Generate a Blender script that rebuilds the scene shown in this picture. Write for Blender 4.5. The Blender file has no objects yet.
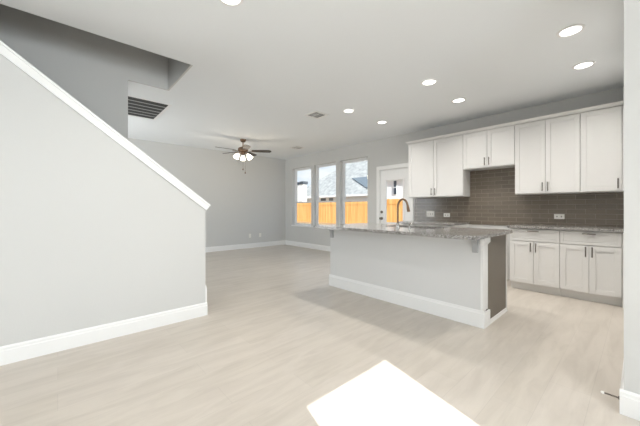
import bpy, bmesh, math, random
from mathutils import Vector, Matrix

random.seed(4)
SC = bpy.context.scene
COL = SC.collection
PI = math.pi
def R(d): return math.radians(d)
def lin(*c):
    return tuple(((v/255)/12.92 if v/255 <= .04045 else ((v/255+.055)/1.055)**2.4) for v in c) + (1,)

# ------------------------------------------------------------------ camera, world, sun, exposure
H = 2.74                      # ceiling height
AL = 0.7356                   # camera heading, clockwise from +Y
cam = bpy.data.cameras.new('camera')
cam.sensor_width = 36; cam.lens = 289.74/640*36; cam.shift_y = -4.28/640
cam.clip_start = .02; cam.clip_end = 300
co = bpy.data.objects.new('camera', cam); COL.objects.link(co)
co.location = (0, 0, 1.1547); co.rotation_euler = (PI/2, 0, -AL)
SC.camera = co

SC.view_settings.view_transform = 'Standard'
SC.view_settings.look = 'None'
SC.view_settings.exposure = 0.18
SC.view_settings.gamma = 1.0
SC.view_settings.use_curve_mapping = False

SUN_AZ = (0.2530, 0.9675)     # horizontal direction in which sunlight travels
SUN_EL = 25.15
sun = bpy.data.lights.new('sun', 'SUN'); sun.energy = 9; sun.angle = R(.12); sun.color = (1, .98, .95)
so = bpy.data.objects.new('sun', sun); COL.objects.link(so)
ce = math.cos(R(SUN_EL))
so.rotation_euler = Vector((SUN_AZ[0]*ce, SUN_AZ[1]*ce, -math.sin(R(SUN_EL)))).to_track_quat('-Z', 'Y').to_euler()
so.location = (-4, -16, 9)

def make_world():
    w = bpy.data.worlds.new('sky'); SC.world = w; w.use_nodes = True
    nt = w.node_tree; N = nt.nodes; Lk = nt.links; N.clear()
    out = N.new('ShaderNodeOutputWorld'); bg = N.new('ShaderNodeBackground')
    tc = N.new('ShaderNodeTexCoord'); sx = N.new('ShaderNodeSeparateXYZ')
    Lk.new(tc.outputs['Generated'], sx.inputs[0])
    rp = N.new('ShaderNodeValToRGB')
    e = rp.color_ramp.elements
    e[0].position = 0.0; e[0].color = (.80, .87, .97, 1)
    e[1].position = .55; e[1].color = (.34, .55, .93, 1)
    x = rp.color_ramp.elements.new(.12); x.color = (.60, .76, .98, 1)
    Lk.new(sx.outputs['Z'], rp.inputs[0])
    nz = N.new('ShaderNodeTexNoise'); nz.inputs['Scale'].default_value = 5.0; nz.inputs['Detail'].default_value = 4
    mp = N.new('ShaderNodeMapping'); mp.inputs['Scale'].default_value = (1, 1, 2.6)
    Lk.new(tc.outputs['Generated'], mp.inputs[0]); Lk.new(mp.outputs[0], nz.inputs['Vector'])
    cr = N.new('ShaderNodeValToRGB'); cr.color_ramp.elements[0].position = .46; cr.color_ramp.elements[1].position = .68
    Lk.new(nz.outputs['Fac'], cr.inputs[0])
    mx = N.new('ShaderNodeMixRGB'); mx.inputs['Color2'].default_value = (.96, .97, 1, 1)
    Lk.new(cr.outputs[0], mx.inputs['Fac']); Lk.new(rp.outputs[0], mx.inputs['Color1'])
    Lk.new(mx.outputs[0], bg.inputs['Color']); bg.inputs['Strength'].default_value = 1.0
    Lk.new(bg.outputs[0], out.inputs[0])
make_world()

def area_light(name, loc, rot, sx, sy, power, color):
    l = bpy.data.lights.new(name, 'AREA'); l.shape = 'RECTANGLE'; l.size = sx; l.size_y = sy
    l.energy = power; l.color = color
    o = bpy.data.objects.new(name, l); COL.objects.link(o); o.location = loc; o.rotation_euler = rot
    return o
# added fill lamps outside unseen wall openings, behind the camera and at the left
area_light('daylight_fill', (.19, -4.15, 1.2), (R(124), 0, 0), .8, 1.5, 130, (.88, .955, 1))
area_light('daylight_fill', (-1.0, -4.15, 1.1), (R(124), 0, 0), 1.0, 1.5, 150, (.88, .955, 1))
area_light('daylight_fill', (-1.95, -1.9, 1.36), (R(90), 0, R(-90)), 1.2, 2.1, 8, (.88, .955, 1))
area_light('daylight_fill', (-.78, 6.4, 1.36), (R(90), 0, R(-90)), 1.6, 2.1, 46, (.88, .955, 1))
LAMP_W = 8.0                  # each recessed lamp
LAMP_COL = (1, .965, .915)
FAN_W = 3

# ------------------------------------------------------------------ materials
def mat(name, col, rough=.5, metal=0, spec=.5, emit=None, es=0, bump=None, coat=0):
    m = bpy.data.materials.new(name); m.use_nodes = True
    b = m.node_tree.nodes['Principled BSDF']
    b.inputs['Base Color'].default_value = col; b.inputs['Roughness'].default_value = rough
    b.inputs['Metallic'].default_value = metal; b.inputs['Specular IOR Level'].default_value = spec
    b.inputs['Coat Weight'].default_value = coat
    if emit: b.inputs['Emission Color'].default_value = emit; b.inputs['Emission Strength'].default_value = es
    if bump:
        nt = m.node_tree; n = nt.nodes.new('ShaderNodeTexNoise'); n.inputs['Scale'].default_value = bump[0]
        n.inputs['Detail'].default_value = 3
        tc = nt.nodes.new('ShaderNodeTexCoord'); nt.links.new(tc.outputs['Object'], n.inputs['Vector'])
        bp = nt.nodes.new('ShaderNodeBump'); bp.inputs['Strength'].default_value = bump[1]; bp.inputs['Distance'].default_value = .01
        nt.links.new(n.outputs['Fac'], bp.inputs['Height']); nt.links.new(bp.outputs[0], b.inputs['Normal'])
    return m
M = {}
M['wall'] = mat('wall_paint', lin(209, 209, 207), .75, spec=.25, bump=(90, .05))
M['ceiling'] = mat('ceiling_paint', lin(240, 243, 245), .85, spec=.15, bump=(70, .06))
M['trim'] = mat('trim_paint', lin(240, 240, 239), .38, spec=.4)
M['cabinet'] = mat('cabinet_paint', lin(228, 227, 225), .38, spec=.4)
M['panel'] = mat('greige_panel', lin(118, 110, 100), .45, spec=.4)
M['island'] = mat('island_paint', lin(222, 222, 221), .6, spec=.3)
M['nickel'] = mat('brushed_nickel', lin(128, 121, 113), .35, 1)
M['pull'] = mat('dark_nickel', lin(112, 105, 98), .4, .8)
M['steel'] = mat('stainless_steel', lin(190, 188, 185), .25, 1)
M['bronze'] = mat('aged_bronze', lin(132, 108, 88), .32, .9)
M['blade'] = mat('dark_walnut_blade', lin(62, 55, 50), .5)
M['vinyl'] = mat('white_vinyl', lin(232, 233, 234), .4)
M['dark'] = mat('dark_void', lin(30, 30, 30), .9)
M['slot'] = mat('socket_slot', lin(120, 116, 110), .6)
M['slat'] = mat('grille_slat', lin(176, 176, 174), .6)
M['grille'] = mat('grille_dark', lin(58, 58, 58), .7)
M['plastic'] = mat('white_plastic', lin(238, 236, 230), .4)
M['rubber'] = mat('white_rubber', lin(240, 240, 236), .6)
M['lens'] = mat('lamp_lens', (1, 1, 1, 1), .5, emit=(1, .97, .92, 1), es=3.2)
M['shade'] = mat('lit_glass_shade', (1, 1, 1, 1), .4, emit=(1, .93, .80, 1), es=1.7)
M['corbel'] = mat('corbel_paint', lin(176, 177, 178), .5)
M['housewall'] = mat('white_siding', lin(243, 243, 243), .8)
M['housewin'] = mat('house_window', lin(66, 72, 80), .25)
M['roofblue'] = mat('slate_blue_roof', lin(112, 122, 130), .8)
M['post'] = mat('fence_post', lin(196, 152, 98), .85)
M['carpet'] = mat('stair_carpet', lin(180, 172, 160), .95)

def shingles():
    m = mat('grey_shingles', lin(176, 181, 186), .9); nt = m.node_tree; b = nt.nodes['Principled BSDF']
    tc = nt.nodes.new('ShaderNodeTexCoord')
    n = nt.nodes.new('ShaderNodeTexNoise'); n.inputs['Scale'].default_value = 2.2; n.inputs['Detail'].default_value = 5
    r = nt.nodes.new('ShaderNodeValToRGB'); r.color_ramp.elements[0].color = lin(150, 150, 148); r.color_ramp.elements[1].color = lin(186, 185, 181)
    r.color_ramp.elements[0].position = .35; r.color_ramp.elements[1].position = .65
    nt.links.new(tc.outputs['Object'], n.inputs['Vector']); nt.links.new(n.outputs['Fac'], r.inputs[0]); nt.links.new(r.outputs[0], b.inputs['Base Color'])
    return m
M['shingle'] = shingles()

def planks():
    m = mat('pale_oak_tile_planks', lin(205, 196, 184), .36, spec=.5); nt = m.node_tree; b = nt.nodes['Principled BSDF']; Lk = nt.links
    tc = nt.nodes.new('ShaderNodeTexCoord')
    bk = nt.nodes.new('ShaderNodeTexBrick')
    bk.offset = .37; bk.inputs['Scale'].default_value = 1; bk.inputs['Brick Width'].default_value = 1.22; bk.inputs['Row Height'].default_value = .203
    bk.inputs['Mortar Size'].default_value = .0016; bk.inputs['Mortar Smooth'].default_value = .3; bk.inputs['Bias'].default_value = 0
    bk.inputs['Color1'].default_value = lin(208, 200, 190); bk.inputs['Color2'].default_value = lin(203, 195, 184); bk.inputs['Mortar'].default_value = lin(196, 188, 179)
    Lk.new(tc.outputs['Object'], bk.inputs['Vector'])
    mp = nt.nodes.new('ShaderNodeMapping'); mp.inputs['Scale'].default_value = (1.3, 7.5, 1)
    n = nt.nodes.new('ShaderNodeTexNoise'); n.inputs['Scale'].default_value = 1.5; n.inputs['Detail'].default_value = 6; n.inputs['Roughness'].default_value = .6
    n.inputs['Distortion'].default_value = .6
    Lk.new(tc.outputs['Object'], mp.inputs[0]); Lk.new(mp.outputs[0], n.inputs['Vector'])
    r = nt.nodes.new('ShaderNodeValToRGB'); r.color_ramp.elements[0].position = .32; r.color_ramp.elements[0].color = (.84, .83, .82, 1)
    r.color_ramp.elements[1].position = .6; r.color_ramp.elements[1].color = (1, 1, 1, 1)
    Lk.new(n.outputs['Fac'], r.inputs[0])
    mx = nt.nodes.new('ShaderNodeMixRGB'); mx.blend_type = 'MULTIPLY'; mx.inputs['Fac'].default_value = .8
    Lk.new(bk.outputs['Color'], mx.inputs['Color1']); Lk.new(r.outputs[0], mx.inputs['Color2']); Lk.new(mx.outputs[0], b.inputs['Base Color'])
    bp = nt.nodes.new('ShaderNodeBump'); bp.inputs['Strength'].default_value = .12; bp.inputs['Distance'].default_value = .004
    Lk.new(n.outputs['Fac'], bp.inputs['Height']); Lk.new(bp.outputs[0], b.inputs['Normal'])
    return m
M['floor'] = planks()

def granite(name, c0, c1, c2):
    m = mat(name, lin(150, 145, 140), .12, spec=.5); nt = m.node_tree; b = nt.nodes['Principled BSDF']; Lk = nt.links
    tc = nt.nodes.new('ShaderNodeTexCoord')
    v = nt.nodes.new('ShaderNodeTexVoronoi'); v.inputs['Scale'].default_value = 150; Lk.new(tc.outputs['Object'], v.inputs['Vector'])
    n = nt.nodes.new('ShaderNodeTexNoise'); n.inputs['Scale'].default_value = 60; n.inputs['Detail'].default_value = 4; Lk.new(tc.outputs['Object'], n.inputs['Vector'])
    sp = nt.nodes.new('ShaderNodeSeparateColor'); Lk.new(v.outputs['Color'], sp.inputs[0])
    ad = nt.nodes.new('ShaderNodeMath'); ad.operation = 'ADD'; Lk.new(sp.outputs[0], ad.inputs[0]); Lk.new(n.outputs['Fac'], ad.inputs[1])
    r = nt.nodes.new('ShaderNodeValToRGB'); e = r.color_ramp.elements
    e[0].position = .25; e[0].color = c0; e[1].position = .8; e[1].color = c2
    x = e.new(.5); x.color = c1
    ml = nt.nodes.new('ShaderNodeMath'); ml.operation = 'MULTIPLY'; ml.inputs[1].default_value = .55; Lk.new(ad.outputs[0], ml.inputs[0])
    Lk.new(ml.outputs[0], r.inputs[0]); Lk.new(r.outputs[0], b.inputs['Base Color'])
    return m
M['granite'] = granite('speckled_granite', lin(72, 69, 66), lin(128, 124, 120), lin(190, 188, 185))

def tiles():
    m = mat('taupe_glass_tile', lin(122, 113, 103), .16, spec=.5); nt = m.node_tree; b = nt.nodes['Principled BSDF']; Lk = nt.links
    tc = nt.nodes.new('ShaderNodeTexCoord'); sx = nt.nodes.new('ShaderNodeSeparateXYZ'); cb = nt.nodes.new('ShaderNodeCombineXYZ')
    Lk.new(tc.outputs['Object'], sx.inputs[0]); Lk.new(sx.outputs['Y'], cb.inputs['X']); Lk.new(sx.outputs['Z'], cb.inputs['Y'])
    bk = nt.nodes.new('ShaderNodeTexBrick'); bk.inputs['Scale'].default_value = 1; bk.inputs['Brick Width'].default_value = .205; bk.inputs['Row Height'].default_value = .0675
    bk.inputs['Mortar Size'].default_value = .0032; bk.inputs['Mortar Smooth'].default_value = .2
    bk.inputs['Color1'].default_value = lin(122, 112, 100); bk.inputs['Color2'].default_value = lin(112, 103, 92); bk.inputs['Mortar'].default_value = lin(150, 143, 133)
    Lk.new(cb.outputs[0], bk.inputs['Vector']); Lk.new(bk.outputs['Color'], b.inputs['Base Color'])
    rr = nt.nodes.new('ShaderNodeMapRange'); rr.inputs['To Min'].default_value = .16; rr.inputs['To Max'].default_value = .7
    Lk.new(bk.outputs['Fac'], rr.inputs['Value']); Lk.new(rr.outputs[0], b.inputs['Roughness'])
    bp = nt.nodes.new('ShaderNodeBump'); bp.invert = True; bp.inputs['Strength'].default_value = .5; bp.inputs['Distance'].default_value = .003
    Lk.new(bk.outputs['Fac'], bp.inputs['Height']); Lk.new(bp.outputs[0], b.inputs['Normal'])
    return m
M['tile'] = tiles()

def cedar():
    m = mat('new_cedar_boards', lin(226, 168, 96), .8); nt = m.node_tree; b = nt.nodes['Principled BSDF']; Lk = nt.links
    tc = nt.nodes.new('ShaderNodeTexCoord'); mp = nt.nodes.new('ShaderNodeMapping'); mp.inputs['Scale'].default_value = (1, 5.2, .25)
    n = nt.nodes.new('ShaderNodeTexNoise'); n.inputs['Scale'].default_value = 1.4; n.inputs['Detail'].default_value = 4
    Lk.new(tc.outputs['Object'], mp.inputs[0]); Lk.new(mp.outputs[0], n.inputs['Vector'])
    r = nt.nodes.new('ShaderNodeValToRGB'); r.color_ramp.elements[0].position = .35; r.color_ramp.elements[0].color = lin(222, 158, 84)
    r.color_ramp.elements[1].position = .65; r.color_ramp.elements[1].color = lin(246, 200, 128)
    Lk.new(n.outputs['Fac'], r.inputs[0]); Lk.new(r.outputs[0], b.inputs['Base Color'])
    return m
M['cedar'] = cedar()

def dirt():
    m = mat('bare_soil', lin(190, 160, 120), .95); nt = m.node_tree; b = nt.nodes['Principled BSDF']; Lk = nt.links
    tc = nt.nodes.new('ShaderNodeTexCoord'); n = nt.nodes.new('ShaderNodeTexNoise'); n.inputs['Scale'].default_value = .8; n.inputs['Detail'].default_value = 6
    Lk.new(tc.outputs['Object'], n.inputs['Vector'])
    r = nt.nodes.new('ShaderNodeValToRGB'); r.color_ramp.elements[0].color = lin(150, 108, 74); r.color_ramp.elements[1].color = lin(196, 168, 118)
    Lk.new(n.outputs['Fac'], r.inputs[0]); Lk.new(r.outputs[0], b.inputs['Base Color'])
    return m
M['dirt'] = dirt()

def glass():
    m = bpy.data.materials.new('window_glass'); m.use_nodes = True; nt = m.node_tree; nt.nodes.clear()
    o = nt.nodes.new('ShaderNodeOutputMaterial'); mx = nt.nodes.new('ShaderNodeMixShader'); t = nt.nodes.new('ShaderNodeBsdfTransparent'); g = nt.nodes.new('ShaderNodeBsdfGlossy')
    g.inputs['Roughness'].default_value = .02; t.inputs['Color'].default_value = (.96, .98, .97, 1)
    f = nt.nodes.new('ShaderNodeLayerWeight'); f.inputs['Blend'].default_value = .5
    pw = nt.nodes.new('ShaderNodeMath'); pw.operation = 'POWER'; pw.inputs[1].default_value = 4; nt.links.new(f.outputs['Facing'], pw.inputs[0])
    ml = nt.nodes.new('ShaderNodeMath'); ml.operation = 'MULTIPLY_ADD'; ml.inputs[1].default_value = .6; ml.inputs[2].default_value = .03; nt.links.new(pw.outputs[0], ml.inputs[0])
    nt.links.new(ml.outputs[0], mx.inputs[0]); nt.links.new(t.outputs[0], mx.inputs[1]); nt.links.new(g.outputs[0], mx.inputs[2]); nt.links.new(mx.outputs[0], o.inputs[0])
    return m
M['glass'] = glass()

# ------------------------------------------------------------------ mesh helpers
class MB:
    def __init__(s): s.bm = bmesh.new()
    def box(s, a, b, bevel=0):
        bm = s.bm; g = bmesh.ops.create_cube(bm, size=1)
        c = [(a[i]+b[i])/2 for i in range(3)]; d = [abs(b[i]-a[i]) for i in range(3)]
        for v in g['verts']: v.co = Vector((c[0]+v.co.x*d[0], c[1]+v.co.y*d[1], c[2]+v.co.z*d[2]))
        if bevel:
            es = list({e for v in g['verts'] for e in v.link_edges})
            bmesh.ops.bevel(bm, geom=es, offset=bevel, segments=2, affect='EDGES', profile=.6)
        return s
    def prism(s, pts, vec):
        """extrude a planar 3D polygon along vec"""
        bm = s.bm; v = Vector(vec)
        a = [bm.verts.new(Vector(p)) for p in pts]; b = [bm.verts.new(Vector(p)+v) for p in pts]
        n = len(pts); bm.faces.new(a); bm.faces.new(b[::-1])
        for i in range(n): bm.faces.new((a[i], b[i], b[(i+1) % n], a[(i+1) % n]))
        return s
    def loft(s, rings, cap=True, close=True):
        bm = s.bm; R_ = [[bm.verts.new(Vector(p)) for p in r] for r in rings]; n = len(rings[0])
        for i in range(len(R_)-1):
            for j in range(n if close else n-1):
                bm.faces.new((R_[i][j], R_[i][(j+1) % n], R_[i+1][(j+1) % n], R_[i+1][j]))
        if cap: bm.faces.new(R_[0][::-1]); bm.faces.new(R_[-1])
        return s
    def lathe(s, prof, c=(0, 0, 0), axis=(0, 0, 1), seg=24):
        q = Vector(axis).to_track_quat('Z', 'Y'); c = Vector(c); rings = []
        for r, z in prof:
            r = max(r, .0004)
            rings.append([c + q @ Vector((r*math.cos(2*PI*k/seg), r*math.sin(2*PI*k/seg), z)) for k in range(seg)])
        return s.loft(rings)
    def tube(s, pts, r, seg=12):
        P = [Vector(p) for p in pts]; rings = []; up = None
        for i, p in enumerate(P):
            t = (P[min(i+1, len(P)-1)]-P[max(i-1, 0)]).normalized()
            if up is None:
                up = Vector((0, 0, 1)) if abs(t.z) < .9 else Vector((1, 0, 0))
            u = t.cross(up).normalized(); w = u.cross(t).normalized(); up = w
            rr = r[i] if isinstance(r, (list, tuple)) else r
            rings.append([p + u*rr*math.cos(2*PI*k/seg) + w*rr*math.sin(2*PI*k/seg) for k in range(seg)])
        return s.loft(rings)
    def build(s, name, m, parent=None, smooth=False, loc=None):
        bm = s.bm; bmesh.ops.recalc_face_normals(bm, faces=bm.faces[:])
        me = bpy.data.meshes.new(name); bm.to_mesh(me); bm.free(); me.materials.append(m)
        if smooth:
            for p in me.polygons: p.use_smooth = True
            try: me.set_sharp_from_angle(angle=R(40))
            except Exception: pass
        o = bpy.data.objects.new(name, me); COL.objects.link(o)
        if parent: o.parent = parent
        if loc: o.location = loc
        return o

def tag(o, label, cat, group=None):
    o['label'] = label; o['category'] = cat
    if group: o['group'] = group
    return o
def thing(name, label, cat, loc=(0, 0, 0), rz=0, group=None):
    o = bpy.data.objects.new(name, None); COL.objects.link(o); o.empty_display_size = .1
    o.location = loc; o.rotation_euler = (0, 0, rz)
    return tag(o, label, cat, group)
def struct(o): o['kind'] = 'structure'; return o
def kids(o, allo): return [c for c in allo if c.parent is o]
def copy_tree(o, parent=None):
    c = o.copy(); COL.objects.link(c)
    if parent: c.parent = parent
    for ch in list(o.children): copy_tree(ch, c)
    return c

def panel_holes(name, m, us, ws, holes, put, thick):
    """slab over the grid us x ws, cells inside `holes` left out; put(u, w, t) -> 3D point"""
    bm = bmesh.new(); cache = {}
    def V(i, j, t):
        k = (i, j, t)
        if k not in cache: cache[k] = bm.verts.new(put(us[i], ws[j], t*thick))
        return cache[k]
    def solid(i, j):
        if i < 0 or j < 0 or i >= len(us)-1 or j >= len(ws)-1: return False
        cu, cw = (us[i]+us[i+1])/2, (ws[j]+ws[j+1])/2
        return not any(a < cu < b and c < cw < d for a, b, c, d in holes)
    for i in range(len(us)-1):
        for j in range(len(ws)-1):
            if not solid(i, j): continue
            for t in (0, 1): bm.faces.new([V(i, j, t), V(i+1, j, t), V(i+1, j+1, t), V(i, j+1, t)])
            if not solid(i-1, j): bm.faces.new([V(i, j, 0), V(i, j+1, 0), V(i, j+1, 1), V(i, j, 1)])
            if not solid(i+1, j): bm.faces.new([V(i+1, j, 0), V(i+1, j+1, 0), V(i+1, j+1, 1), V(i+1, j, 1)])
            if not solid(i, j-1): bm.faces.new([V(i, j, 0), V(i+1, j, 0), V(i+1, j, 1), V(i, j, 1)])
            if not solid(i, j+1): bm.faces.new([V(i, j+1, 0), V(i+1, j+1, 0), V(i+1, j+1, 1), V(i, j+1, 1)])
    b = MB(); b.bm.free(); b.bm = bm
    return struct(b.build(name, m))

# ------------------------------------------------------------------ room shell
W, L = 5.463, 7.702           # window wall, far wall
S = 3.169                     # face of the stair wall
XL, YF = -1.7, -3.5           # left wall, front wall (behind the camera)
XP = 2.362                    # face of the short wall at the right edge of the picture
YK = .062                     # kitchen end wall

struct(MB().box((XL-.15, YF-.15, -.12), (W+.16, L+.16, 0)).build('floor', M['floor']))
panel_holes('ceiling', M['ceiling'], [XL-.15, XL, 1.11, W+.16], [YF-.15, 3.32, 4.252, L+.16], [(XL, 1.11, 3.32, 4.252)],
            lambda u, w, t: Vector((u, w, H+t)), .3)

WIN = [(6.42, 7.33), (5.405, 6.305), (4.352, 5.262)]   # y ranges
WZ0, WZ1 = .635, 2.405
DY0, DY1, DZ = 3.225, 4.005, 2.045                     # patio door opening
holes = [(a, b, WZ0, WZ1) for a, b in WIN] + [(DY0, DY1, -1, DZ)]
panel_holes('wall_right', M['wall'], sorted([-.2, L] + [y for w in WIN for y in w] + [DY0, DY1]), [0, WZ0, DZ, WZ1, H], holes,
            lambda u, w, t: Vector((W+t, u, w)), .16)
struct(MB().box((-.62, L, 0), (W+.16, L+.16, H)).build('wall_far', M['wall']))
panel_holes('wall_living_left', M['wall'], [4.352, 5.6, 7.2, L], [0, .3, 2.405, H], [(5.6, 7.2, .3, 2.405)], lambda u, w, t: Vector((-.5-t, u, w)), .12)  # unseen opening added so the fill lamp outside reaches the living area
struct(MB().box((XP, YF, 0), (XP+.13, YK, H)).build('wall_hall', M['wall']))
struct(MB().box((XP+.13, YK-.13, 0), (W, YK, H)).build('wall_kitchen_end', M['wall']))
panel_holes('wall_left', M['wall'], [YF, -2.5, -1.3, 4.352], [0, .3, 2.405, H], [(-2.5, -1.3, .3, 2.405)], lambda u, w, t: Vector((XL-t, u, w)), .13)  # unseen opening added to let a fill lamp in from the left
panel_holes('wall_front', M['wall'], [XL-.13, -1.5, -.5, -.221, .600, XP+.13], [0, .3, 1.2, 2.405, H],
            [(-1.5, -.5, .3, 2.405), (-.221, .600, 1.2, 2.405)], lambda u, w, t: Vector((u, YF-t, w)), .15)  # left opening added for fill light; right one lets in the floor's sun patch

# stair wall with sloping top
CZ = lambda x: 1.196-.769*(x-1.239)
xw0, xw1 = XL, 1.19
topz = lambda x: CZ(x)-.0945
xt = 1.239-(H-1.196+.0945)/.769
struct(MB().prism([(xw0, S, 0), (xw1, S, 0), (xw1, S, topz(xw1)), (xt, S, H), (xw0, S, H)], (0, .151, 0)).build('wall_stair', M['wall']))
b = MB()
nx, nz = .6096, .7927          # normal of the sloping top in the x-z plane
xa, xb = 1.239, xt+.12
def cap_profile(x):            # section of the cap, perpendicular thickness
    pts = []
    for dy, dn in ((-.016, -.074), (-.016, -.019), (-.024, -.019), (-.024, 0), (.175, 0), (.175, -.019), (.167, -.019), (.167, -.074)):
        pts.append((x+nx*dn, S+dy, CZ(x)+nz*dn))
    return pts
b.loft([cap_profile(xa), cap_profile(xb)])
struct(b.build('trim_1', M['trim']))
# stairwell
struct(MB().prism([(XL, 4.232, 0), (.641, 4.232, 0), (.641, 4.232, H), (1.109, 4.232, H), (1.109, 4.232, 5.3), (XL, 4.232, 5.3)], (0, .0195, 0))
       .box((XL, 4.252, 0), (.641, 4.352, H-.0005)).build('wall_stair_far', M['wall']))
struct(MB().box((1.09, 3.3205, H), (1.1095, 4.2315, 5.3)).build('wall_stairwell_end', M['wall']))
struct(MB().box((XL-.13, 3.2, H+.3005), (1.11, 3.32, 5.3)).box((XL-.13, 3.32, H+.3005), (XL, 4.2315, 5.3)).build('wall_stairwell_upper', M['wall']))
struct(MB().box((XL-.13, 3.2, 5.3), (1.21, 4.352, 5.4)).build('ceiling_stairwell', M['ceiling']))
b = MB()
for k in range(11):
    x1 = 1.17-.25*k
    b.box((x1-.27 if k < 10 else XL, 3.325, 0 if k == 0 else .192*k-.2), (x1, 4.227, .192*(k+1)))
struct(b.build('stairs', M['carpet']))

# baseboards: (name, start, end, inward normal)
def baseboard(name, p, q, n, h=.137, ends=None):
    p, q, n = Vector(p), Vector(q), Vector(n)
    prof = [(0, 0), (.016, 0), (.016, h-.034), (.012, h-.028), (.012, h-.012), (.006, h), (0, h)]
    return struct(MB().loft([[p+n*a+Vector((0, 0, z)) for a, z in prof], [q+n*a+Vector((0, 0, z)) for a, z in prof]]).build(name, M['trim']))
baseboard('baseboard_far', (-.5, L, 0), (W, L, 0), (0, -1, 0))
baseboard('baseboard_right', (W, DY1+.09, 0), (W, L-.016, 0), (-1, 0, 0))
baseboard('baseboard_stair', (XL, S, 0), (xw1+.016, S, 0), (0, -1, 0))
baseboard('baseboard_stair_end', (xw1, S, 0), (xw1, S+.151, 0), (1, 0, 0), h=.325)
baseboard('baseboard_hall', (XP, YF, 0), (XP, YK+.016, 0), (-1, 0, 0))
baseboard('baseboard_kitchen_end', (XP, YK, 0), (4.85, YK, 0), (0, 1, 0))
baseboard('baseboard_stair_far', (.641, 4.232, 0), (.641, 4.352, 0), (1, 0, 0))

# ------------------------------------------------------------------ windows and patio door
def rect_frame(b, x0, x1, y0, y1, z0, z1, t):
    b.box((x0, y0, z0), (x1, y0+t, z1)); b.box((x0, y1-t, z0), (x1, y1, z1))
    b.box((x0, y0+t, z0), (x1, y1-t, z0+t)); b.box((x0, y0+t, z1-t), (x1, y1-t, z1))
for i, (y0, y1) in enumerate(WIN):
    w = bpy.data.objects.new('window_%d' % (i+1), None); COL.objects.link(w); w.location = (W, (y0+y1)/2, WZ0); struct(w)
    hw = (y1-y0)/2; hz = WZ1-WZ0; mid = .708
    b = MB(); rect_frame(b, .095, .155, -hw, hw, 0, hz, .035); b.build('window_frame', M['vinyl'], w)
    b = MB(); rect_frame(b, .125, .148, -hw+.035, hw-.035, mid-.01, hz-.035, .03); b.build('upper_sash', M['vinyl'], w)
    b = MB(); rect_frame(b, .1, .124, -hw+.035, hw-.035, .035, mid+.03, .035); b.build('lower_sash', M['vinyl'], w)
    MB().box((.134, -hw+.065, mid+.02), (.138, hw-.065, hz-.065)).build('glass_pane', M['glass'], w)
    MB().box((.11, -hw+.07, .07), (.114, hw-.07, mid-.005)).build('glass_pane', M['glass'], w)
    MB().box((-.022, -hw-.02, -.02), (-.0005, hw+.02, .018), .003).box((-.0005, -hw+.001, .0005), (.095, hw-.001, .018)).build('window_sill', M['trim'], w)
# door
d = bpy.data.objects.new('door_1', None); COL.objects.link(d); d.location = (W, (DY0+DY1)/2, 0); struct(d)
hw = (DY1-DY0)/2
b = MB()
for s in (-1, 1):
    b.box((-.018, s*(hw-.008) if s > 0 else -(hw-.008), 0), (-.0005, s*(hw+.074), DZ+.074), .003)
b.box((-.018, -hw+.008, DZ-.008), (-.0005, hw-.008, DZ+.074), .003)
b.build('door_casing', M['trim'], d)
b = MB(); b.box((.0005, -hw+.0005, 0), (.15, -hw+.02, DZ-.0005)); b.box((.0005, hw-.02, 0), (.15, hw-.0005, DZ-.0005)); b.box((.0005, -hw+.02, DZ-.02), (.15, hw-.02, DZ-.0005))
b.build('door_jamb', M['trim'], d)
sl = MB(); gy0, gy1, gz0, gz1 = -.225, .235, .84, 1.80       # lite
x0, x1 = .012, .056
sl.box((x0, -hw+.024, .012), (x1, gy0, DZ-.024)); sl.box((x0, gy1, .012), (x1, hw-.024, DZ-.024))
sl.box((x0, gy0, .012), (x1, gy1, gz0)); sl.box((x0, gy0, gz1), (x1, gy1, DZ-.024))
slab = sl.build('door_slab', M['trim'], d)
b = MB(); rect_frame(b, .002, .012, gy0-.02, gy1+.02, gz0-.02, gz1+.02, .034); b.build('lite_frame', M['trim'], slab)
b = MB()
for a in (-.25, .03): rect_frame(b, .006, .012, a, a+.22, .2, .72, .018)
b.build('raised_panel', M['trim'], slab)
MB().box((.03, gy0, gz0), (.036, gy1, gz1)).build('glass_pane', M['glass'], d)
ky = 3.95-(DY0+DY1)/2
MB().lathe([(.032, 0), (.032, .008), (.012, .012), (.011, .035), (.024, .045), (.029, .06), (.022, .072), (.0, .075)], (.0115, ky, .935), (-1, 0, 0)).build('door_knob', M['nickel'], d, True)
MB().lathe([(.031, 0), (.031, .012), (.026, .018), (.0, .019)], (.0115, ky, 1.08), (-1, 0, 0)).box((-.026, ky-.006, 1.066), (-.007, ky+.006, 1.094), .003).build('deadbolt', M['nickel'], d, True)

# ------------------------------------------------------------------ cabinets
def bar_pull(b, c, axis, ln, out):
    """bar pull centred at c; axis = direction of bar, projecting along -x by out"""
    c = Vector(c); a = Vector(axis)
    p, q = c-a*ln/2+Vector((-out, 0, 0)), c+a*ln/2+Vector((-out, 0, 0))
    b.tube([p, q], .006, 10)
    for s in (-.36, .36):
        e = c+a*ln*s; b.tube([e, e+Vector((-out, 0, 0))], .0045, 8)
def shaker(y0, y1, z0, z1, xf, t=.02, fr=.057):
    """door with a recessed centre panel; xf = front plane, thickness t behind it"""
    b = MB(); e = .0015
    b.box((xf, y0, z0), (xf+t, y0+fr, z1), e); b.box((xf, y1-fr, z0), (xf+t, y1, z1), e)
    b.box((xf, y0+fr, z0), (xf+t, y1-fr, z0+fr), e); b.box((xf, y0+fr, z1-fr), (xf+t, y1-fr, z1), e)
    b.box((xf+.009, y0+fr-.002, z0+fr-.002), (xf+t-.002, y1-fr+.002, z1-fr+.002))
    return b
DU = W-.323                   # upper door front plane
UZ0, UZ1 = 1.37, 2.43
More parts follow.
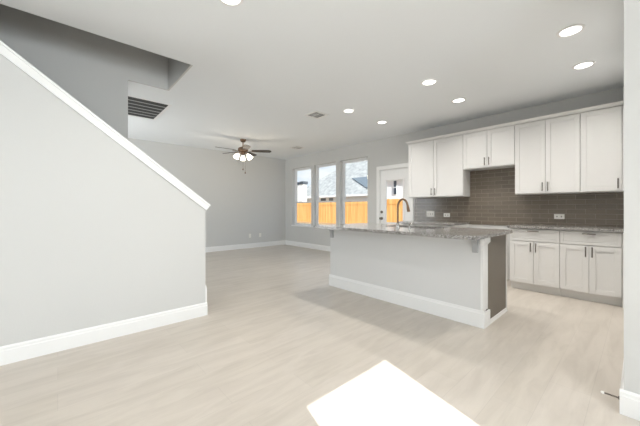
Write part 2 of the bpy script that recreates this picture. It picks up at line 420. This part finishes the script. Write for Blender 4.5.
def upper(label, y0, y1, z0, doors, group='white wall cabinets over the counters'):
    """doors: list of (ya, yb, handle side) in world y"""
    t = thing('wall_cabinet', label, 'cabinet', (W, (y0+y1)/2, z0), 0, group)
    yc = (y0+y1)/2
    MB().box((DU+.0215-W, y0-yc+.001, 0), (-.001, y1-yc-.001, UZ1-z0)).build('cabinet_body', M['cabinet'], t)
    for ya, yb, s in doors:
        dr = shaker(ya-yc, yb-yc, .012, UZ1-z0-.012, DU-W).build('cabinet_door', M['cabinet'], t)
        hy = (ya+.03 if s < 0 else yb-.03)-yc
        b = MB(); bar_pull(b, (DU-W, hy, .10), (0, 0, 1), .125, .028); b.build('bar_pull', M['pull'], dr, True)
    return t
g = .004
upper('white two-door wall cabinet beside the patio door, leftmost of the row', 2.035, 3.083, UZ0, [(2.56+g/2, 3.075, -1), (2.039, 2.56-g/2, 1)])
upper('short white two-door wall cabinet above the range gap', 1.277, 2.035, 1.822, [(1.66+g/2, 2.031, -1), (1.281, 1.66-g/2, 1)])
upper('white two-door wall cabinet right of the range gap, above the outlet', .534, 1.277, UZ0, [(.905+g/2, 1.273, -1), (.538, .905-g/2, 1)])
upper('white single-door wall cabinet at the right end of the row', .075, .534, UZ0, [(.153, .530, -1)])
b = MB()
pr = [(DU+.02, UZ1+.0005), (DU-.005, UZ1+.0005), (DU-.012, UZ1+.012), (DU-.035, UZ1+.03), (DU-.04, UZ1+.042), (DU+.02, UZ1+.042)]
y_l = 3.083
b.loft([[(x, y_l+(DU-x if x < DU else 0)+.002, z) for x, z in pr], [(x, .075, z) for x, z in pr]])
b.prism([(DU+.02, y_l-.02, UZ1+.0005), (DU+.02, y_l+.005, UZ1+.0005), (DU+.02, y_l+.012, UZ1+.012), (DU+.02, y_l+.035, UZ1+.03), (DU+.02, y_l+.04, UZ1+.042), (DU+.02, y_l-.02, UZ1+.042)], (W-DU-.021, 0, 0))
tag(b.build('crown_moulding', M['cabinet']), 'white crown moulding running along the top of the wall cabinets', 'moulding')

DB = W-.595                   # base door front plane (4.868)
CZ0, CZ1 = .879, .914
def base(label, y0, y1, group='white base cabinets along the tiled wall'):
    t = thing('base_cabinet', label, 'cabinet', (W, (y0+y1)/2, 0), 0, group); yc = (y0+y1)/2
    w2 = (y1-y0)/2
    MB().box((DB+.0215-W, -w2+.001, .105), (-.001, w2-.001, CZ0-.001)).build('cabinet_body', M['cabinet'], t)
    MB().box((DB+.07-W, -w2+.001, 0), (DB+.09-W, w2-.001, .104)).build('toe_kick', M['cabinet'], t)
    dw = shaker(-w2+.002, w2-.002, .705, .868, DB-W, fr=.035).build('drawer_front', M['cabinet'], t)
    b = MB(); bar_pull(b, (DB-W, 0, .842), (0, 1, 0), .125, .028); b.build('bar_pull', M['pull'], dw, True)
    for a, c, s in ((g/2, w2-.002, -1), (-w2+.002, -g/2, 1)):
        dr = shaker(a, c, .113, .695, DB-W).build('cabinet_door', M['cabinet'], t)
        b = MB(); bar_pull(b, (DB-W, (a+.028 if s < 0 else c-.028), .62), (0, 0, 1), .125, .028); b.build('bar_pull', M['pull'], dr, True)
    return t
base('white base cabinet just right of the range gap, with drawer and two doors', .7065, 1.272)
base('white base cabinet against the right wall edge, with drawer and two doors', .142, .7055)
base('white base cabinet left of the range gap, mostly behind the island', 2.042, 2.56)
base('white base cabinet next to the patio door, behind the island faucet', 2.564, 3.083)
tag(MB().box((DB+.005, .064, 0), (DB+.02, .139, CZ0-.001)).build('filler_strip', M['cabinet']), 'narrow white filler strip beside the last base cabinet at the right wall edge', 'filler strip')
tag(MB().box((DU+.003, .0625, UZ0), (DU+.02, .0735, UZ1)).build('filler_strip', M['cabinet']), 'narrow white filler strip beside the last wall cabinet at the right wall edge', 'filler strip')
CT = W-.638
tag(MB().box((CT, .064, CZ0), (W-.013, 1.292, CZ1), .004).build('countertop', M['granite']), 'speckled granite countertop on the base cabinets right of the range gap', 'countertop')
tag(MB().box((CT, 2.042, CZ0), (W-.013, 3.10, CZ1), .004).build('countertop', M['granite']), 'speckled granite countertop on the base cabinets by the patio door', 'countertop')
tz = UZ0-.001
bs = MB().prism([(W-.012, y, z) for y, z in ((.064, .878), (3.125, .878), (3.125, tz), (2.034, tz), (2.034, 1.8215), (1.278, 1.8215), (1.278, tz), (.064, tz))], (.0115, 0, 0)).build('tile_backsplash', M['tile'])
tag(bs, 'taupe subway tile backsplash on the wall behind the counters', 'backsplash')

def outlet(label, y0, y1, z0, z1, n):
    t = thing('outlet_plate', label, 'outlet', (W-.0125, (y0+y1)/2, (z0+z1)/2), 0, 'white outlet plates on the backsplash')
    a, c = (y1-y0)/2, (z1-z0)/2
    pl = MB().box((-.007, -a, -c), (0, a, c), .002).build('cover_plate', M['plastic'], t)
    for k in range(n):
        yy = (k-(n-1)/2)*(2*a/n)*.86
        b = MB(); hh = min(.033, c*.62); ww = min(.022, a/n*.55)
        b.box((-.009, yy-ww, -hh), (-.0071, yy+ww, hh), .0006); s = b.build('socket', M['plastic'], pl)
        MB().box((-.0098, yy-ww*.45, -hh*.45), (-.0091, yy+ww*.45, hh*.45), .0003).build('socket_face', M['slot'], s)
    return t
outlet('large white switch plate nearest the patio door', 2.695, 2.855, .995, 1.105, 3)
outlet('small white outlet plate left of the range gap', 2.393, 2.511, .997, 1.07, 2)
outlet('white outlet plate over the right-hand counter', .735, .855, 1.003, 1.077, 2)

for x, lb in ((4.19, 'white wall outlet low on the far wall, the left of two'), (4.53, 'white wall outlet low on the far wall, the one nearer the windows')):
    t = thing('outlet_plate', lb, 'outlet', (x, L-.0005, .36), 0, 'wall outlets on the far wall')
    pl = MB().box((-.036, -.007, -.058), (.036, 0, .058), .002).build('cover_plate', M['plastic'], t)
    for z in (-.026, .026): MB().box((-.016, -.009, z-.017), (.016, -.0071, z+.017), .0006).build('socket', M['plastic'], pl)

# ------------------------------------------------------------------ island
IX, YA, YB = 3.05, 3.137, 1.022
isl = thing('kitchen_island', 'long white kitchen island with granite top in the middle of the room', 'island', (IX, YB, 0))
Ln = YA-YB
MB().box((0, .02, 0), (.13, Ln, CZ0-.001)).build('front_wall', M['island'], isl)
MB().box((.1305, .012, .0), (.72, Ln, CZ0-.32)).box((.1305, .012, CZ0-.32), (.16, Ln, CZ0-.001)).box((.705, .012, CZ0-.32), (.72, Ln, CZ0-.001)).box((.16, .012, CZ0-.32), (.705, .5, CZ0-.001)).box((.16, 1.55, CZ0-.32), (.705, Ln, CZ0-.001)).build('cabinet_body', M['cabinet'], isl)
MB().box((.1305, 0, .0), (.72, .0115, CZ0-.001)).build('end_panel', M['panel'], isl)['label'] = 'taupe end panel'
b = MB(); b.box((.715, -.006, 0), (.738, .02, CZ0-.001), .002); b.build('corner_strip', M['cabinet'], isl)
b = MB(); b.box((-.004, -.004, .16), (.128, .0195, .80), .003)      # end post of the half wall, with flared head
b.loft([[(-.004, -.004, .80), (.128, -.004, .80), (.128, .0195, .80), (-.004, .0195, .80)], [(-.02, -.022, .825), (.145, -.022, .825), (.145, .0195, .825), (-.02, .0195, .825)],
        [(-.02, -.022, CZ0-.001), (.145, -.022, CZ0-.001), (.145, .0195, CZ0-.001), (-.02, .0195, CZ0-.001)]])
b.build('end_post', M['trim'], isl)
def bb(b, p, q, n, h):
    p, q, n = Vector(p), Vector(q), Vector(n)
    prof = [(0, 0), (.017, 0), (.017, h-.03), (.011, h-.02), (.006, h), (0, h)]
    b.loft([[p+n*a+Vector((0, 0, z)) for a, z in prof], [q+n*a+Vector((0, 0, z)) for a, z in prof]])
b = MB(); bb(b, (-.0005, -.021, 0), (-.0005, Ln+.017, 0), (-1, 0, 0), .165); b.box((-.0005, -.021, 0), (.148, -.0045, .15), .003)
b.build('baseboard', M['trim'], isl)
b = MB(); bb(b, (.149, -.0005, 0), (.714, -.0005, 0), (0, -1, 0), .035); b.build('shoe_moulding', M['trim'], isl)
def corbel(y, wd=.05):
    b = MB(); zt = CZ0-.001; dp = .085; hh = .155
    pts = [(0, zt), (-dp, zt), (-dp, zt-.03)]
    for k in range(9):
        a = k/8*PI/2; pts.append((-dp+.012+(dp-.035)*math.sin(a), zt-.03-(hh-.05)*(1-math.cos(a))))
    pts += [(-.018, zt-hh), (0, zt-hh)]
    b.prism([(x-.0005, y, z) for x, z in pts], (0, wd, 0))
    return b.build('corbel', M['corbel'], isl)
corbel(.04); corbel(Ln-.07)

# granite top with a sink hole
def island_top():
    bm = bmesh.new()
    x0, x1, y0, y1 = 2.69, 3.85, .965, 3.165
    def arc(cx, cy, r, a0, n=8): return [(cx+r*math.cos(R(a0+90*k/n)), cy+r*math.sin(R(a0+90*k/n))) for k in range(n+1)]
    outer = arc(x0+.13, y0+.13, .13, 180) + arc(x1-.05, y0+.05, .05, 270) + arc(x1-.05, y1-.05, .05, 0) + arc(x0+.08, y1-.08, .08, 90)
    sx0, sx1, sy0, sy1 = 3.30, 3.72, 1.62, 2.42
    inner = arc(sx0+.05, sy0+.05, .05, 180) + arc(sx1-.05, sy0+.05, .05, 270) + arc(sx1-.05, sy1-.05, .05, 0) + arc(sx0+.05, sy1-.05, .05, 90)
    es = []
    for ring in (outer, inner):
        vs = [bm.verts.new((x, y, CZ0)) for x, y in ring]
        for i in range(len(vs)): es.append(bm.edges.new((vs[i], vs[(i+1) % len(vs)])))
    bmesh.ops.triangle_fill(bm, use_beauty=True, use_dissolve=False, edges=es)
    r = bmesh.ops.extrude_face_region(bm, geom=bm.faces[:])
    for v in r['geom']:
        if isinstance(v, bmesh.types.BMVert): v.co.z = CZ1
    b = MB(); b.bm.free(); b.bm = bm
    return b.build('countertop', M['granite'])
tag(island_top(), 'speckled granite countertop with rounded corner on the white island', 'countertop')
b = MB(); x0, x1, y0, y1, zb = 3.29, 3.73, 1.61, 2.43, .66
zt = CZ0-.0008
b.box((x0, y0, zb), (x1, y1, zb+.004))
for a in ((x0, y0, x0+.008, y1), (x1-.008, y0, x1, y1), (x0, y0, x1, y0+.008), (x0, y1-.008, x1, y1)): b.box((a[0], a[1], zb), (a[2], a[3], zt))
sk = thing('undermount_sink', 'stainless undermount sink set into the island countertop', 'sink', (0, 0, 0))
b.build('basin', M['steel'], sk); MB().lathe([(.045, 0), (.045, .003), (.02, .004), (.0, .004)], (3.51, 2.02, zb+.0042)).build('drain', M['nickel'], sk, True)

f = thing('kitchen_faucet', 'tall gooseneck pull-down faucet on the island countertop', 'faucet', (3.2, 2.065, CZ1))
MB().lathe([(.027, 0.0005), (.027, .006), (.021, .012), (.019, .05), (.0165, .06), (.0, .061)]).build('faucet_base', M['steel'], f, True)
dirv = Vector((.35, -.94, 0)).normalized()
pts = [Vector((0, 0, .055)), Vector((0, 0, .16)), Vector((0, 0, .255))]
for k in range(1, 11):
    a = PI*k/10*.93; pts.append(Vector((0, 0, .255))+dirv*(.062*(1-math.cos(a)))+Vector((0, 0, .105*math.sin(a))))
MB().tube(pts, .0125, 14).build('spout', M['bronze'], f, True)
e = pts[-1]; MB().tube([e+Vector((0, 0, .004)), e-Vector((0, 0, .03))+dirv*.004, e-Vector((0, 0, .075))+dirv*.012], [.0135, .017, .019], 14).build('spray_head', M['bronze'], f, True)
MB().tube([Vector((.015, .01, .035)), Vector((.05, .03, .04)), Vector((.095, .05, .075))], [.009, .008, .006], 10).build('lever_handle', M['bronze'], f, True)
s = thing('soap_dispenser', 'small steel soap dispenser right of the faucet on the island', 'soap dispenser', (3.2, 1.90, CZ1))
MB().lathe([(.019, .0005), (.019, .006), (.012, .01), (.011, .05), (.014, .055), (.014, .068), (.0, .07)]).build('pump_body', M['steel'], s, True)
MB().tube([(0, 0, .06), (.03, -.02, .066), (.06, -.04, .058)], [.008, .007, .005], 10).build('spout', M['steel'], s, True)

# ------------------------------------------------------------------ ceiling fixtures
def downlight(label, x, y, lamp=LAMP_W):
    t = thing('recessed_light', label, 'ceiling light', (x, y, H), 0, 'recessed ceiling lights')
    b = MB(); n = 28; rings = []
    for r, z in ((.098, -.0005), (.096, -.007), (.076, -.009), (.074, -.002)):
        rings.append([(r*math.cos(2*PI*k/n), r*math.sin(2*PI*k/n), z) for k in range(n)])
    b.loft(rings, cap=False); b.build('trim_ring', M['trim'], t, True)
    MB().lathe([(.075, -.0005), (.075, -.004), (.0, -.0055)]).build('lens', M['lens'], t, True)
    l = bpy.data.lights.new('lamp', 'AREA'); l.shape = 'DISK'; l.size = .13; l.energy = lamp; l.color = LAMP_COL; l.spread = R(140)
    o = bpy.data.objects.new('lamp', l); COL.objects.link(o); o.parent = t; o.location = (0, 0, -.014)
    return t
downlight('round recessed light nearest the right wall, over the kitchen floor', 3.382, .416)
downlight('round recessed light over the counter, closest to the right-hand cabinets', 4.30, .42)
downlight('round recessed light above the near end of the island, in the left row', 3.443, 1.772)
downlight('round recessed light in front of the short middle wall cabinet', 4.34, 1.775)
downlight('round recessed light beside the square ceiling vent', 3.485, 3.16)
downlight('farthest round recessed light, near the patio door', 4.395, 3.166)
downlight('round recessed light cut by the top edge of the picture', .955, 2.06)
ld = [(.955, -1.2), (-.6, -1.2), (-.6, 1.2)]  # unseen extra downlights, added to brighten the room
for x, y in ld: downlight('added round recessed light over the entry area, unseen behind the viewer', x, y)

def ceiling_register(label, x, y, sz):
    t = thing('ceiling_vent', label, 'vent', (x, y, H), 0, 'square ceiling supply vents'); h = sz/2
    b = MB()
    for a in ((-h, -h, h, -h+.04), (-h, h-.04, h, h), (-h, -h+.04, -h+.04, h-.04), (h-.04, -h+.04, h, h-.04)): b.box((a[0], a[1], -.008), (a[2], a[3], -.0005))
    b.build('vent_frame', M['trim'], t)
    MB().box((-h+.04, -h+.04, -.0018), (h-.04, h-.04, -.0005)).build('duct_shade_plate', M['grille'], t)  # flat dark plate stands in for the shade inside the duct
    b = MB(); i = h-.041
    b.box((-i, -.006, -.007), (-.006, .006, -.002)); b.box((-.006, -i, -.007), (.006, i, -.002))
    for k in range(1, 3):      # three-way louvres
        o = k*i/3
        b.box((-i, o-.003, -.006), (-.006, o+.003, -.002)); b.box((-i, -o-.003, -.006), (-.006, -o+.003, -.002)); b.box((o-.003, -i, -.006), (o+.003, i, -.002))
    b.build('louvre', M['trim'], t)
    return t
ceiling_register('square white ceiling vent between the recessed light and the ceiling fan', 3.235, 3.665, .30)
ceiling_register('far white ceiling vent close to the window wall corner', 4.61, 5.965, .30)

rg = thing('return_air_grille', 'large dark slatted return air grille in the ceiling by the stairwell', 'vent', (.93, 5.30, H))
x0, x1, y0, y1 = -.36, .36, -.52, .51
b = MB()
for a in ((x0, y0, x1, y0+.035), (x0, y1-.035, x1, y1), (x0, y0+.035, x0+.035, y1-.035), (x1-.035, y0+.035, x1, y1-.035)): b.box((a[0], a[1], -.009), (a[2], a[3], -.0005))
b.build('grille_frame', M['trim'], rg)
MB().box((x0+.035, y0+.035, -.0016), (x1-.035, y1-.035, -.0005)).build('filter_bed', M['grille'], rg)
b = MB(); n = 6
for k in range(1, n):
    yy = y0+.035+(y1-y0-.07)*k/n
    b.box((x0+.035, yy-.008, -.008), (x1-.035, yy+.008, -.0018))
b.build('slat', M['slat'], rg)

# ceiling fan
fx, fy = 3.145, 6.10
fan = thing('ceiling_fan', 'five-blade bronze ceiling fan with lit glass shades in the far living area', 'ceiling fan', (fx, fy, H))
MB().lathe([(.065, -.0005), (.066, -.02), (.05, -.055), (.02, -.07), (.0, -.071)]).build('canopy', M['bronze'], fan, True)
MB().tube([(0, 0, -.065), (0, 0, -.17)], .013, 12).build('downrod', M['bronze'], fan, True)
MB().lathe([(.02, -.165), (.05, -.175), (.10, -.195), (.115, -.22), (.112, -.255), (.085, -.285), (.05, -.295), (.0, -.296)], seg=32).build('motor_housing', M['bronze'], fan, True)
MB().lathe([(.045, -.294), (.055, -.305), (.05, -.335), (.02, -.355), (.0, -.358)]).build('light_kit_hub', M['bronze'], fan, True)
for a in (222, 150, 78, 6, 294):
    ang = R(a)-AL              # picture-plane angle turned into world heading
    q = Matrix.Rotation(ang, 3, 'Z')
    n = 10; top = []; tilt = R(-11)
    out = []
    for k in range(n+1):
        t_ = k/n; r = .20+.44*t_; w = (.055+.018*math.sin(PI*min(1, t_*1.1)*.6)) * (1 if t_ < .93 else math.sqrt(max(0.05, 1-((t_-.93)/.075)**2)))
        out.append((r, w))
    rings = []
    for r, w in out:
        rr = []
        for y, z in ((-w, -.003), (w, -.003), (w, .003), (-w, .003)):
            rr.append(q @ Vector((r, y*math.cos(tilt)-z*math.sin(tilt), y*math.sin(tilt)+z*math.cos(tilt))) + Vector((0, 0, -.262)))
        rings.append(rr)
    bl = MB().loft(rings).build('fan_blade', M['blade'], fan)
    MB().loft([[q @ Vector((r, s*w, z)) for s, z in ((-1, -.283), (1, -.283), (1, -.276), (-1, -.276))] for r, w in ((.06, .018), (.13, .014), (.2, .03), (.25, .026))]).build('blade_iron', M['bronze'], bl)
for a in (225, 345, 105):
    ang = R(a)-AL; dv = Vector((math.cos(ang), math.sin(ang), 0))
    arm = MB().tube([dv*.04+Vector((0, 0, -.325)), dv*.09+Vector((0, 0, -.325)), dv*.115+Vector((0, 0, -.345))], .009, 8).build('light_arm', M['bronze'], fan, True)
    ax = (dv*.6-Vector((0, 0, .8))).normalized(); c = dv*.112+Vector((0, 0, -.340))
    prof = [(.022, 0), (.032, .02), (.05, .05), (.06, .085), (.064, .12), (.061, .12), (.057, .086), (.0, .08)]
    MB().lathe(prof, c, ax, 20).build('glass_shade', M['shade'], arm, True)
    l = bpy.data.lights.new('lamp', 'POINT'); l.energy = FAN_W; l.color = (1, .86, .68); l.shadow_soft_size = .05
    o = bpy.data.objects.new('lamp', l); COL.objects.link(o); o.parent = arm; o.location = c+ax*.19
for dx, zz in ((0, -.66), (.05, -.74)):
    v = Vector((math.cos(-AL)*dx, math.sin(-AL)*dx, 0))
    ch = MB().tube([v+Vector((0, 0, -.345)), v+Vector((0, 0, zz))], .0025, 6).build('pull_chain', M['bronze'], fan)
    MB().lathe([(.003, 0), (.012, -.01), (.014, -.03), (.006, -.045), (.0, -.046)], v+Vector((0, 0, zz))).build('chain_knob', M['bronze'], ch, True)

# door stop on the baseboard at the right edge
ds = thing('door_stop', 'spring door stop with white tip on the baseboard at the right edge', 'door stop', (2.405, YK+.0165, .062))
MB().lathe([(.011, 0), (.011, .004), (.006, .008), (.0, .009)], axis=(0, 1, 0)).build('mounting_base', M['nickel'], ds, True)
pts = []
for k in range(97):
    a = 2*PI*k/8; pts.append((.0042*math.cos(a), .006+.060*k/96, .0042*math.sin(a)))
MB().tube(pts, .0016, 6).tube([(0, .006, 0), (0, .066, 0)], .0028, 8).build('spring', M['nickel'], ds, True)
MB().lathe([(.006, .064), (.0075, .067), (.0075, .076), (.004, .08), (.0, .081)], axis=(0, 1, 0)).build('rubber_tip', M['rubber'], ds, True)

# ------------------------------------------------------------------ outside
struct(MB().box((-40, -30, -.6), (90, 90, -.13)).build('yard', M['dirt']))
XF = 18.3
fe = thing('wood_fence', 'new orange cedar privacy fence across the yard behind the windows', 'fence', (XF, 8, -.13))
b = MB(); y = 0; k = 0
while y < 26:
    dz = random.uniform(-.012, .012)
    b.box((random.uniform(-.004, .004), y, .03), (.02, y+.137, 2.0+dz)); y += .142
b.build('pickets', M['cedar'], fe)
b = MB(); b.box((.022, 0, .3), (.06, 26, .39)); b.box((.022, 0, .95), (.06, 26, 1.04)); b.box((.022, 0, 1.6), (.06, 26, 1.69)); b.build('rail', M['post'], fe)
b = MB(); b.box((-.028, 0, 1.62), (-.006, 26, 1.71)); b.box((-.03, 0, 0), (-.006, 26, .16)); b.build('trim_board', M['cedar'], fe)
for k in range(11): MB().box((.062, .1+k*2.57, 0), (.15, .19+k*2.57, 1.88)).build('fence_post', M['post'], fe)

hA = thing('house', 'neighbouring white house with a big grey hip roof behind the fence', 'house', (34, 23, -.13))
def L_(x, y, z): return (x-34, y-23, z+.13)
MB().box(L_(26.45, 10.4, -.13), L_(41.5, 35.5, 2.78)).build('wall', M['housewall'], hA)
b = MB(); e0 = 2.8
v = [b.bm.verts.new(L_(*p)) for p in ((26, 10, e0), (42, 10, e0), (42, 36, e0), (26, 36, e0), (34, 18, e0+6.4), (34, 28, e0+6.4))]
for q in ((0, 1, 4), (1, 2, 5, 4), (2, 3, 5), (3, 0, 4, 5), (3, 2, 1, 0)): b.bm.faces.new([v[i] for i in q])
rf = b.build('roof', M['shingle'], hA)
b = MB(); b.box(L_(25.93, 9.95, 2.62), L_(26.05, 36.05, 2.85)).box(L_(25.95, 35.95, 2.62), L_(42, 36.05, 2.85)).box(L_(25.95, 9.95, 2.62), L_(42, 10.05, 2.85)); b.build('fascia', M['housewall'], hA)
for (y0, y1, c) in ((28.0, 29.0, 'housewin'), (26.6, 27.4, 'roofblue')):
    wn = MB().box(L_(26.38, y0-.08, 1.75), L_(26.449, y1+.08, 2.6)).build('window', M['housewall'], hA)
    MB().box(L_(26.36, y0, 1.8), L_(26.379, y1, 2.55)).build('pane', M[c], wn)
ch = MB().box(L_(25.2, 31.4, -.13), L_(25.85, 33.0, 4.55)).build('chimney', M['housewall'], hA)
MB().box(L_(25.1, 31.2, 4.57), L_(25.95, 32.0, 4.95)).box(L_(25.1, 32.3, 4.5), L_(25.95, 33.3, 4.9)).box(L_(25.3, 31.9, 4.55), L_(25.8, 32.4, 4.6)).build('chimney_cap', M['housewin'], ch)
nrm = Vector((-.8, 0, 1)).normalized()
pp = [Vector(L_(28.9, 25.55, e0+.8*2.9+.03)), Vector(L_(28.9, 19.5, e0+.8*2.9+.03)), Vector(L_(26.3, 20.3, e0+.8*.3+.03)), Vector(L_(26.95, 21.6, e0+.8*.95+.03))]
MB().prism(pp, nrm*.08).build('dormer_roof', M['roofblue'], hA)

hC = thing('house', 'plain white house with dark narrow windows seen through the patio door', 'house', (26, 12, -.13))
def K_(x, y, z): return (x-26, y-12, z+.13)
MB().box(K_(22, 7, -.13), K_(25.2, 16.6, 3.85)).build('wall', M['housewall'], hC)
b = MB()
b.prism([K_(21.6, 6.6, 3.86), K_(25.5, 6.6, 3.86), K_(25.5, 6.6, 4.3), K_(23.5, 6.6, 4.6), K_(21.6, 6.6, 4.0)], (0, 10.3, 0)); b.build('roof', M['shingle'], hC)
for z0, z1 in ((2.42, 3.0), (3.08, 3.6)):
    wn = MB().box(K_(21.95, 14.25, z0-.04), K_(21.999, 14.6, z1+.04)).build('window', M['housewall'], hC)
    MB().box(K_(21.93, 14.29, z0), K_(21.949, 14.56, z1)).build('pane', M['housewin'], wn)
